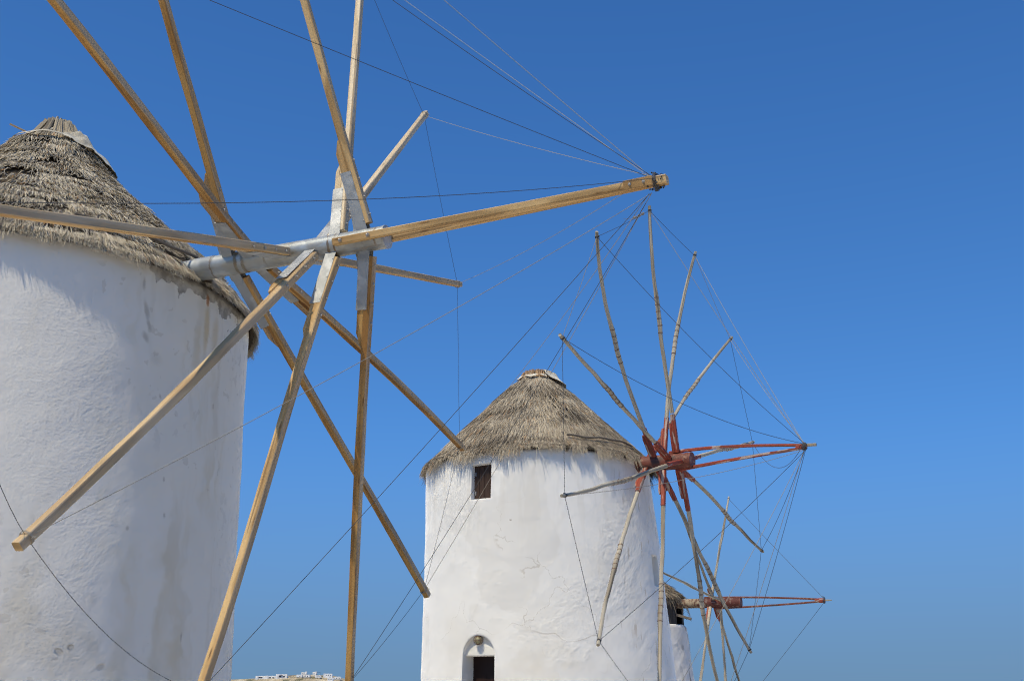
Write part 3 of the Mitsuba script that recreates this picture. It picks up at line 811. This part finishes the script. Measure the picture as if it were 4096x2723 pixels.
tw, nw, ow = face(-119, (-0.805, 27.275))
td, nd, od = face(-122, (-0.825, 27.215))
ts, ns_, os_ = face(-31, (3.72 + 0.10, 28.41 + 0.17))
arch = m3d.CrossSection([[(-0.47, -0.5), (0.47, -0.5), (0.47, 2.92), *[(0.47 * math.cos(q), 2.92 + 0.50 * math.sin(q)) for q in np.linspace(0.1, PI - 0.1, 21)], (-0.47, 2.92)]]).extrude(1.2)
arch = arch.transform(np.array([[1, 0, 0, 0], [0, 0, -1, 0], [0, 1, 0, 0]], float))       # (x, z, -y): depth along -n.. +
cuts = [place(boxm((0.585, 1.2, 0.90), (0, 0.6 - 0.34, 7.29)), tw, nw, ow),
        place(arch.translate([0, 1.2 - 0.115, 0]), td, nd, od),
        place(boxm((0.94, 1.4, 3.5), (0, 0.7 - 0.66, 2.945 - 1.75)), td, nd, od),
        place(boxm((0.44, 0.9, 0.80), (0, 0.45 - 0.38, 5.16)), ts, ns_, os_)]
tower(W2 + '__tower_wall', 'wall_mid', C2, 3.199, 0.334, 7.59, 0.358, 8.12, cuts, 0.058, ((0.5, 0.03), (1.9, 0.012), (6.0, 0.004)), 23)
prof2 = [(0.0, 11.04), (0.40, 11.04), (0.48, 10.92), (0.56, 10.82), (0.92, 10.50), (1.34, 10.10), (1.74, 9.70), (2.13, 9.30), (2.52, 8.90), (2.90, 8.50), (3.30, 8.15)]


def g2(phi, s):
    n_ = meshkit.noise(np.stack([np.cos(phi) * 10, np.sin(phi) * 10, phi * 0 + 1], -1), 6)
    front = (phi > math.radians(255)) | (phi < math.radians(-20) + 0 * phi)
    q = np.mod(phi + PI, 2 * PI) - PI
    zone = (q > math.radians(-80)) & (q < math.radians(-36))
    return zone & (s > 0.90) & (n_ > 0.52)


at2, pos2, tot2 = thatch(W2 + '__thatched_roof', C2, prof2, 0, 125000, 0.55, 0.0135, 0.05, 33, [(0.08, 0.065, 0.047), (0.23, 0.19, 0.14), (0.37, 0.315, 0.235), (0.45, 0.39, 0.295), (0.54, 0.475, 0.36)],
                         axle=(O2 - a2 * 1.6, a2, 0.26), bundle=0.12, holes=0.015, loose=0.45, skirt=12000, skirt_len=(0.0, 0.36), gap=g2, pits=0.57, bumpy=0.13)
fc2 = math.atan2(-C2[1], -C2[0])
topknot(W2 + '__thatched_roof__topknot', C2, [(0.56, 10.84), (0.47, 10.96), (0.45, 11.09)], 4, 'cut_reed')
cloth(W2 + '__thatched_roof__canvas_wrap', (fc2 + 0.40, fc2 + 2.0), lambda u: 10.90 - 0.24 * np.sin(np.minimum(u * 1.2, 1) * PI * 0.6), lambda u: 11.17 - 0.14 * u ** 2, C2, prof2, 0.11, 15, amp=0.06)
cloth(W2 + '__thatched_roof__canvas_wrap', (fc2 - 1.6, fc2 + 0.45), lambda u: 10.84 + 0.035 * np.sin(u * 17), lambda u: 10.89 + 0.02 * np.sin(u * 29), C2, prof2, 0.075, 19, nz=5, amp=0.03)
labels[W2 + '__thatched_roof__canvas_wrap'] = {'label': 'white canvas flap over the right of the roof tip'}
ph = np.linspace(math.radians(-77), math.radians(-34), 30)
P = pos2(tot2 * (0.905 + 0.006 * np.sin(ph * 9)), ph, 0.115 + 0.015 * np.sin(ph * 23))
put(W2 + '__thatched_roof__binding_pole', sweep(P, ngon(7, 0.027), A(0, 0, 1)), 'dark_pole', True)
# rafters showing in the gap under the eave
for q in np.radians((-78, -69, -60, -51, -42, -35)):
    c_ = A(C2[0], C2[1], 0)
    e_ = A(math.cos(q), math.sin(q), 0)
    put(W2 + '__thatched_roof__rafter', sweep(line(c_ + e_ * 2.75 + A(0, 0, 8.62), c_ + e_ * 3.22 + A(0, 0, 8.02)), ngon(6, 0.045), A(0, 0, 1)), 'dark_pole', True)
# shutter of four planks in the window
sh = W2 + '__window_shutter'
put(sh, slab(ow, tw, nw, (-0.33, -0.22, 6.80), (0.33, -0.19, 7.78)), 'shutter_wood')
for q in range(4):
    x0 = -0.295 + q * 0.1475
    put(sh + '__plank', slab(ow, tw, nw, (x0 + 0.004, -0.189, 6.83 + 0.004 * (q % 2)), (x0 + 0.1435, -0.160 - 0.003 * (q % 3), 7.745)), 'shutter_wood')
for z in (7.02, 7.52):
    for x0 in (-0.25, 0.235):
        put(sh + '__hinge', slab(ow, tw, nw, (x0 - 0.016, -0.159, z - 0.05), (x0 + 0.016, -0.148, z + 0.05), 0.003), 'bolt_steel')
dk = W2 + '__door'
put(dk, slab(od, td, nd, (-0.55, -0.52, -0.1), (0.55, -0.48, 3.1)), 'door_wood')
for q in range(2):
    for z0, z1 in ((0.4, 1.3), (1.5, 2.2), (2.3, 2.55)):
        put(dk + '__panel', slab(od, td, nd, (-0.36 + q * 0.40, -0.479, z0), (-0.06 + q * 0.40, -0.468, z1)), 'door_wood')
labels[dk] = {'label': 'brown wooden door under the arch, its colour darkened for shade'}
# axle, spokes
v, f, uv = sweep(line(ax2(-3.0), ax2(0.363), 40), ngon(32, 0.212), A(0, 0, 1), uvo=(3.0, 0), caps=False, warp=1 + 0.01 * np.sin(np.arange(40)[:, None] * 1.3 + np.arange(32)[None] * 0.8))
add(W2 + '__axle', (v, f), 'red_iron', smooth=True, uv=uv)
v, f, uv = sweep(line(ax2(0.33), ax2(0.372), 2), ngon(32, 0.218), A(0, 0, 1), uvo=(9.0, 0))
add(W2 + '__axle__end_cap', (v, f), 'red_iron', uv=uv)


def pole_spoke(key, h, t, a, bend, kk, red, seed, rad=0.056, straps=True, foot='red_paint'):
    """A weathered spliced pole with a painted foot, packing timber, iron straps and a lashing."""
    rg = np.random.default_rng(seed)
    L = np.linalg.norm(t - h)
    d = (t - h) / L
    e = unit(np.cross(d, a))
    al = np.cross(e, d)
    n = 40
    r1 = red * (0.9 + 0.2 * rg.random())
    P = spoke_path(h, t, a, bend, n, r1 - 0.05)
    tt = np.linspace(0, 1, n)
    cut = 0.44 + 0.05 * rg.random()
    P = P + (0.03 * smooth01(cut - 0.06, cut + 0.06, tt) - 0.015)[:, None] * e
    wig = (meshkit.fbm(np.stack([tt * 6 + seed, tt * 0 + 2.5, tt * 0], -1), 3) - 0.5) * 0.06 * np.sin(tt * PI)
    wig2 = (meshkit.fbm(np.stack([tt * 6 + seed + 50, tt * 0 + 2.5, tt * 0], -1), 3) - 0.5) * 0.06 * np.sin(tt * PI)
    P = P + wig[:, None] * e + wig2[:, None] * al
    w = 1 + (meshkit.fbm(np.stack(np.broadcast_arrays(tt[:, None] * 14 + seed, np.arange(8)[None] * 0.9, 0.5), -1), 2) - 0.5) * 0.16
    sc = np.interp(tt, [0, 0.2, cut - 0.1, cut - 0.08, cut + 0.1, cut + 0.12, 1.0], [1.0, 0.92, 0.90, 1.06, 1.06, 0.9, 0.72])
    put(key, sweep(P, rect(rad * 1.9, rad * 1.75, rad * 0.5), al, uvo=(seed * 3.1, seed * 1.7), scale=sc, warp=w), 'grey_wood')
    Q = spoke_path(h, t, a, bend, 60, 0.235)
    m = np.linalg.norm(Q - h, axis=1) < r1
    put(key + '__painted_foot', sweep(Q[m], rect(rad * 2.0, rad * 1.88, 0.012), al, uvo=(seed * 2.3, seed)), foot)
    rp = r1 * 0.78
    m = np.linalg.norm(Q - h, axis=1) < rp
    put(key + '__packer', sweep(Q[m] - al * (rad * 1.75), rect(rad * 1.4, rad * 1.6, 0.010), al, uvo=(seed * 1.3, seed * 2), scale=np.linspace(1, 1, m.sum()) * np.where(np.arange(m.sum()) > m.sum() - 2, 0.55, 1)), 'red_paint')
    if straps:
        st = []
        for q in np.linspace(cut - 0.085, cut + 0.085, 6):
            k_ = min(int(q * (n - 1)), n - 2)
            fr = q * (n - 1) - k_
            c = P[k_] * (1 - fr) + P[k_ + 1] * fr
            dd = unit(P[k_ + 1] - P[k_])
            st.append(sweep(line(c - dd * 0.012, c + dd * 0.012), rect(rad * 2.12, rad * 1.97, rad * 0.5), al + d * 0.12 * rg.normal()))
            for _ in range(2):
                st.append(blob(c + unit(rg.normal(0, 1, 3)) * rad * 1.15 + dd * 0.01, 0.013))
        stuff(put(key + '__strap', join(st), 'rust_strap'))
    tp = P[-1] - unit(P[-1] - P[-3]) * 0.13
    put(key + '__lashing', join([coil(tp, P[-1] - P[-3], rad * 0.80, 0.007, 2.6, 0.018), blob(tp + al * 0.06, 0.014), blob(tp + al * 0.055 - d * 0.05, 0.011)]), 'rope_dark', True)
    return tp



ends2 = []
for k in range(12):
    ends2.append(pole_spoke(next_key(W2 + '__spoke'), ax2(s2[k % 6]), A(*tip2[k]), a2, bend2[k], k, 1.25, 100 + k))
# red bowsprit: one timber above the axle, one below
up2 = unit(np.cross(np.cross(a2, A(0, 0, 1)), a2))
for s_, s0, bow in ((1, -0.28, 0.10), (-1, -0.10, 0.03)):
    p0, p1 = ax2(s0) + up2 * s_ * 0.246, apex2 + up2 * s_ * 0.035
    P = line(p0, p1, 18)
    tt = np.linspace(0, 1, 18)
    P = P + (bow * 4 * tt * (1 - tt) * (1 - 0.5 * tt))[:, None] * up2
    put(W2 + '__bowsprit_beam', sweep(P, rect(0.078, 0.072, 0.012), A(0, 0, 1), uvo=(30 + 7 * s_, s_), scale=np.interp(tt, [0, 1], [1.1, 0.85])), 'red_paint')
bd2 = unit(end2 - ax2(0.4))
put(W2 + '__bowsprit_block', sweep(line(apex2 - bd2 * 0.22, apex2 + bd2 * 0.06, 5), rect(0.13, 0.11, 0.025), A(0, 0, 1), uvo=(61, 2), scale=[0.7, 1, 1.05, 1, 0.9]), 'red_paint')
put(W2 + '__bowsprit_block__peg', sweep(line(apex2 + bd2 * 0.06 + A(0, 0, 0.03), apex2 + bd2 * 0.30 + A(0, 0, 0.02), 4), rect(0.07, 0.065, 0.012), A(0, 0, 1), uvo=(64, 2)), 'grey_wood')
put(W2 + '__bowsprit_knot', join([coil(apex2, bd2, 0.085, 0.012, 3, 0.03)] + [blob(apex2 + unit(rng.normal(0, 1, 3)) * 0.085, rng.uniform(0.015, 0.03, 3)) for _ in range(10)]), 'rope_dark', True)
pale2 = {0, 1, 2, 6, 7, 9}
sag2 = [0.012, 0.014, 0.016, 0.10, 0.02, 0.012, 0.012, 0.014, 0.012, 0.022, 0.045, 0.03]
for k in range(12):
    put(W2 + '__stay_rope', rope(ends2[k], apex2 + A(0, 0, 0.07 if tip2[k][2] > 8 else -0.09) + bd2 * 0.02 * ((k % 3) - 1), 0.0066, sag2[k], 20), 'rope_pale' if k in pale2 else 'rope_dark', True)
for k in range(12):
    put(W2 + '__rim_rope', rope(ends2[k], ends2[(k + 1) % 12], 0.0062, 0.008, 8), 'rope_pale' if k in (1, 6, 10) else 'rope_dark', True)
# the rim rope is mended near the top with a frayed splice
q0, q1 = ends2[11], ends2[0]
add_parts = [coil(q0 + (q1 - q0) * o_, q1 - q0, 0.026, 0.011, 2.6, 0.06, phase=o_ * 31) for o_ in (0.70, 0.78, 0.86)]
add_parts.append(sweep(line(q0 + (q1 - q0) * 0.66, q0 + (q1 - q0) * 0.66 + A(-0.26, -0.10, -0.05)), ngon(4, 0.005), A(0, 0, 1)))
put(W2 + '__rim_rope_splice', join(add_parts), 'rope_pale', True)
say(W2, 'middle white windmill with a shuttered window, arched door and red painted axle and bowsprit', 'windmill')

# lamp on the wall above the door
lp = 'wall_lamp'
lc = od + nd * (-0.115) + td * (-0.03) + A(0, 0, 3.33)


def lathe_at(prof, o, axis, n=28):
    v, f, uv = lathe(prof, n)
    z = unit(axis)
    x = unit(np.cross(A(0, 0, 1), z))
    y = np.cross(z, x)
    return o + v[:, :1] * x + v[:, 1:2] * y + v[:, 2:] * z, f, uv


la = unit(nd - A(0, 0, 0.15))
put(lp + '__base', lathe_at([(0, -0.02), (0.10, -0.02), (0.105, 0.03), (0.095, 0.06), (0, 0.06)], lc, la), 'bolt_steel', True)
v, f, uv = lathe_at([(0.092, 0.06), (0.095, 0.09), (0.088, 0.13), (0.066, 0.165), (0.035, 0.185), (0.0, 0.19)], lc, la)
add(lp + '__glass', (v, f), 'lamp_glass', smooth=True, uv=uv)
x_ = unit(np.cross(A(0, 0, 1), la))
y_ = np.cross(la, x_)
cg = []
for q in (0, PI / 2, PI, 1.5 * PI):
    e_ = math.cos(q) * x_ + math.sin(q) * y_
    pr = [(0.106, 0.05), (0.109, 0.09), (0.101, 0.14), (0.076, 0.18), (0.04, 0.203), (0.0, 0.21)]
    cg.append(sweep(np.array([lc + e_ * r_ + la * z_ for r_, z_ in pr]), ngon(5, 0.007), np.cross(la, e_)))
for r_, z_ in ((0.108, 0.055), (0.104, 0.13)):
    k_ = np.linspace(0, 2 * PI, 29)
    cg.append(sweep(lc + la * z_ + r_ * (np.cos(k_)[:, None] * x_ + np.sin(k_)[:, None] * y_), ngon(5, 0.007), la, caps=False))
put(lp + '__cage', join(cg), 'rust_strap', True)
say(lp, 'round caged bulkhead lamp on the white wall above the arched door', 'lamp')

# ================================================================== farthest windmill
W3 = 'windmill_002'
a3 = unit(A(0.8797, -0.4751, -0.02))
O3 = A(9.688, 52.919, 6.516)
ax3 = lambda s: O3 + a3 * s
tower(W3 + '__tower_wall', 'wall_far', C3, 2.807, 0.498, 6.1, 0.0, 5.52, [], 0.12, ((0.7, 0.05), (2.5, 0.025)), 41)
# charred boarding between the wall and the eave
rg = np.random.default_rng(8)
for k in range(44):
    q = k / 44 * 2 * PI
    e_ = A(math.cos(q), math.sin(q), 0)
    o_ = A(C3[0], C3[1], 0) + e_ * (2.66 + 0.03 * rg.random())
    t_ = A(-math.sin(q), math.cos(q), 0)
    if np.dot(o_ + A(0, 0, 6.5) - ax3(-2.5), a3) > -0.4 and np.linalg.norm(np.cross(o_ + A(0, 0, 6.5) - ax3(0), a3)) < 0.24:
        continue
    put(W3 + '__eave_board', slab(o_, t_, e_, (-0.19, -0.02, 5.40 + 0.1 * rg.random()), (0.185, 0.02, 6.9)), 'charred_wood')
prof3 = [(0.0, 9.7), (0.3, 9.65), (0.9, 8.75), (1.45, 7.98), (1.85, 7.58), (2.34, 7.22), (2.66, 6.93), (2.85, 6.72)]
thatch(W3 + '__thatched_roof', C3, prof3, 6, 16000, 0.6, 0.022, 0.09, 55, [(0.07, 0.055, 0.04), (0.2, 0.16, 0.115), (0.36, 0.30, 0.21), (0.48, 0.41, 0.29)], axle=(O3 - a3 * 2.6, a3, 0.30), bundle=0.25, holes=0.12, skirt=1500, skirt_len=(0.05, 0.7))
v, f, uv = sweep(line(ax3(-4.0), ax3(1.46), 40), ngon(28, 0.224), A(0, 0, 1), uvo=(0.0, 0), caps=False)
add(W3 + '__axle', (v, f), 'flaked_iron', smooth=True, uv=uv)
v, f, uv = sweep(line(ax3(1.43), ax3(1.475), 2), ngon(28, 0.23), A(0, 0, 1), uvo=(9.0, 0))
add(W3 + '__axle__end_cap', (v, f), 'red_iron', uv=uv)
hub3 = [(9.649, 52.939, 6.516), (10.309, 52.583, 6.501), (9.846, 52.833, 6.512), (9.661, 52.933, 6.516), (10.07, 52.713, 6.507), (9.844, 52.834, 6.512)]
tip3 = [(11.509, 56.047, 12.296), (6.481, 46.948, 7.281), (7.383, 48.456, 11.129), (7.997, 50.037, 0.57), (10.492, 54.683, 0.1), (11.984, 57.366, 1.883)]
ends3 = [pole_spoke(next_key(W3 + '__spoke'), A(*hub3[k]), A(*tip3[k]), a3, (0, 0, 0), k, 1.25, 200 + k, 0.062, straps=False, foot='grey_wood') for k in range(6)]
apex3 = ax3(5.35)
up3 = unit(np.cross(np.cross(a3, A(0, 0, 1)), a3))
for s_, s0, bow in ((1, -0.35, 0.05), (-1, 0.1, -0.03)):
    P = line(ax3(s0) + up3 * s_ * 0.262, apex3 + up3 * s_ * 0.04, 18)
    tt = np.linspace(0, 1, 18)
    P = P + (bow * 4 * tt * (1 - tt))[:, None] * up3
    put(W3 + '__bowsprit_beam', sweep(P, rect(0.085, 0.085, 0.015), A(0, 0, 1), uvo=(80 + 7 * s_, s_)), 'red_iron')
put(W3 + '__bowsprit_block', sweep(line(apex3 - a3 * 0.38, apex3 + a3 * 0.08, 6), rect(0.20, 0.24, 0.05), A(0, 0, 1), uvo=(90, 2), scale=[0.6, 0.85, 1, 1.05, 1.0, 0.8]), 'red_paint')
put(W3 + '__bowsprit_block__peg', sweep(line(apex3 + a3 * 0.08, apex3 + a3 * 0.40, 4), rect(0.07, 0.06, 0.012), A(0, 0, 1), scale=[1, 1, .8, .5]), 'grey_wood')
put(W3 + '__bowsprit_knot', join([coil(apex3 + a3 * 0.05, a3, 0.14, 0.012, 2, 0.03), blob(apex3 + A(0, 0, 0.16), 0.03)]), 'rope_dark', True)
put(W3 + '__broken_beam', sweep(line(A(8.0, 53.2, 5.98), A(8.66, 52.9, 5.76), 3), rect(0.13, 0.11, 0.02), A(0, 0, 1), uvo=(95, 2)), 'dark_pole')
for k in (0, 5):
    put(W3 + '__stay_rope', rope(ends3[k], apex3 + A(0, 0, 0.13 if k == 0 else -0.13), 0.009, 0.003), 'rope_dark', True)
say(W3, 'farthest windmill half hidden behind the middle one with dark ragged eave boards', 'windmill')

# ================================================================== houses on the hill
bsdf('house_white', lambda p, n, uv: mix((0.86, 0.86, 0.85), (0.80, 0.79, 0.77), noise(p.x * 0.3, p.y * 0.3, p.z * 0.3)), 0.9, 0.1)
bsdf('house_stone', lambda p, n, uv: mix((0.44, 0.39, 0.31), (0.30, 0.26, 0.2), noise(p.x * 0.9, p.y * 0.9, p.z * 1.4)), 0.95, 0.1)
bsdf('house_blue', (0.06, 0.09, 0.20), 0.6)
bsdf('house_dark', (0.05, 0.055, 0.07), 0.4)


def solid(lo, hi):
    m = trimesh.creation.box(bounds=[lo, hi])
    return m.vertices, m.faces, m.vertices[:, :2]


def house(label, x0, x1, z0, z1, y, blocks=(), wins=(), stone=0.0, pergola=None):
    """A flat roofed block; wins: (x, z, w, h) as shares of the front."""
    key = next_key('white_house')
    n = 0
    while key + '__wall' in scene:
        n += 1
        key = f'white_house_{n:03d}'
    xc = (x0 + x1) / 2
    for y in np.arange(1898.0, 1700.0, -1.0):      # the spot on the slope that carries it
        k = y / 1900
        if hill_z(np.array(xc * k), np.array(y - 2.0)) <= (z0 - EYE) * k + EYE:
            break
    x0, x1, z0, z1 = x0 * k, x1 * k, (z0 - EYE) * k + EYE, (z0 + (z1 - z0) * 1.25 - EYE) * k + EYE
    dp = 8.0
    w, h = x1 - x0, z1 - z0
    base = z0 + stone * h
    put(key + '__wall', solid((x0, y, base), (x1, y + dp, z1)), 'house_white')
    put(key + '__parapet', solid((x0 - 0.1, y - 0.1, z1 + 0.004), (x1 + 0.1, y + 0.25, z1 + 0.4)), 'house_white')
    put(key + '__foundation', solid((x0 + 0.05, y + 0.05, z0 - 7), (x1 - 0.05, y + dp - 0.05, base)), 'house_stone')
    for bx0, bx1, bz0, bz1 in blocks:
        put(key + '__wing', solid((x0 + bx0 * w, y - 1.2, z0 + bz0 * h - (6 if bz0 <= 0 else 0)), (x0 + bx1 * w, y + 3.0, z0 + bz1 * h)), 'house_white')
    for wx, wz, ww, wh in wins:
        put(key + '__window', solid((x0 + wx * w, y - 0.12, z0 + wz * h), (x0 + (wx + ww) * w, y - 0.02, z0 + (wz + wh) * h)), 'house_dark')
    if pergola:
        put(key + '__pergola', solid((x0 + pergola[0] * w, y - 2.2, z0 + 0.80 * h), (x0 + pergola[1] * w, y - 0.15, z0 + 0.88 * h)), 'house_blue')
        for s_ in pergola:
            put(key + '__pergola__post', solid((x0 + s_ * w - 0.12, y - 2.1, z0 - 2), (x0 + s_ * w + 0.12, y - 1.9, z0 + 0.798 * h)), 'house_blue')
    say(key, label, 'house', 'white houses on the far hill')
    return key


Z = lambda z: (z - 1.76) * 2 + 1.76
house('long low white house at the left end of the hilltop', -437.2, -403.4, Z(24.1), Z(26.0), 1885, blocks=((0.0, 0.12, 0, 0.95), (0.48, 0.62, 0, 1.12)), wins=((0.15, 0.25, 0.2, 0.45), (0.66, 0.25, 0.12, 0.4), (0.84, 0.25, 0.1, 0.4)))
house('taller white house joined to the right end of the long low one', -402.8, -384, Z(24.4), Z(27.2), 1886, blocks=((0.0, 0.18, 0, 0.8),), wins=((0.28, 0.28, 0.2, 0.35), (0.66, 0.28, 0.16, 0.4)), pergola=(0.3, 0.6))
house('small white house with a chimney standing highest near the hilltop middle', -360, -350.4, Z(27.1), Z(29.0), 1896, blocks=((0.78, 0.98, 0.4, 1.3),), wins=((0.15, 0.35, 0.14, 0.3), (0.48, 0.35, 0.14, 0.3)))
house('small white house with a blue pergola on the crest', -340.4, -333.6, Z(27.0), Z(29.2), 1897, blocks=((0.8, 1.0, 0.5, 1.25),), wins=((0.25, 0.35, 0.2, 0.3),), pergola=(1.08, 2.0))
house('white house on a stone base below the one with the chimney', -368, -358.4, Z(24.7), Z(26.9), 1876, wins=((0.55, 0.45, 0.16, 0.3), (0.2, 0.02, 0.2, 0.25)), stone=0.35)
house('stone and white house on the slope in the middle of the group', -356, -345.2, Z(24.4), Z(26.8), 1874, wins=((0.2, 0.5, 0.14, 0.3), (0.6, 0.5, 0.14, 0.3), (0.4, 0.04, 0.3, 0.22)), stone=0.4)
house('white two storey house just below the blue pergola', -336, -326.6, Z(24.3), Z(26.4), 1872, wins=((0.3, 0.5, 0.14, 0.28), (0.66, 0.5, 0.14, 0.28), (0.3, 0.1, 0.25, 0.2)), stone=0.3)
house('large white house at the right of the hilltop', -322, -307, Z(24.6), Z(27.5), 1888, blocks=((0.55, 0.75, 0.0, 0.55),), wins=((0.35, 0.6, 0.1, 0.2), (0.56, 0.6, 0.1, 0.2), (0.78, 0.6, 0.1, 0.2), (0.62, 0.2, 0.12, 0.2)))
house('white house at the right end of the row, lower down the slope', -302.6, -292.2, Z(22.9), Z(25.2), 1884, blocks=((-0.35, 0.0, 0, 0.8),), wins=((0.3, 0.5, 0.15, 0.28), (0.7, 0.5, 0.15, 0.28)), stone=0.35)
house('white house lowest on the slope below the large one', -314.6, -305.6, Z(22.0), Z(24.3), 1868, wins=((0.2, 0.5, 0.16, 0.3), (0.6, 0.5, 0.16, 0.3)), stone=0.2)
for k_, (x0, x1, y, z) in enumerate(((-425, -372, 1880, Z(24.2)), (-372, -322, 1866, Z(24.0)), (-392, -368, 1893, Z(26.2)))):
    n_ = int((x1 - x0) / 2)
    pr = []
    for q in range(n_):
        xa = x0 + q * 2
        zz = float(hill_z(np.array(xa), np.array(float(y))))
        pr.append(solid((xa, y, zz - 1.0), (xa + 1.98, y + 0.7, zz + 1.1 + 0.25 * ((q * 7) % 5) / 4)))
    key = ['stone_wall', 'stone_wall_001', 'stone_wall_002'][k_]
    put(key, join(pr), 'house_stone')
    say(key, ['dry stone wall in front of the long white house', 'dry stone wall on the slope below the middle houses', 'dry stone wall on the crest left of the chimney house'][k_], 'wall')
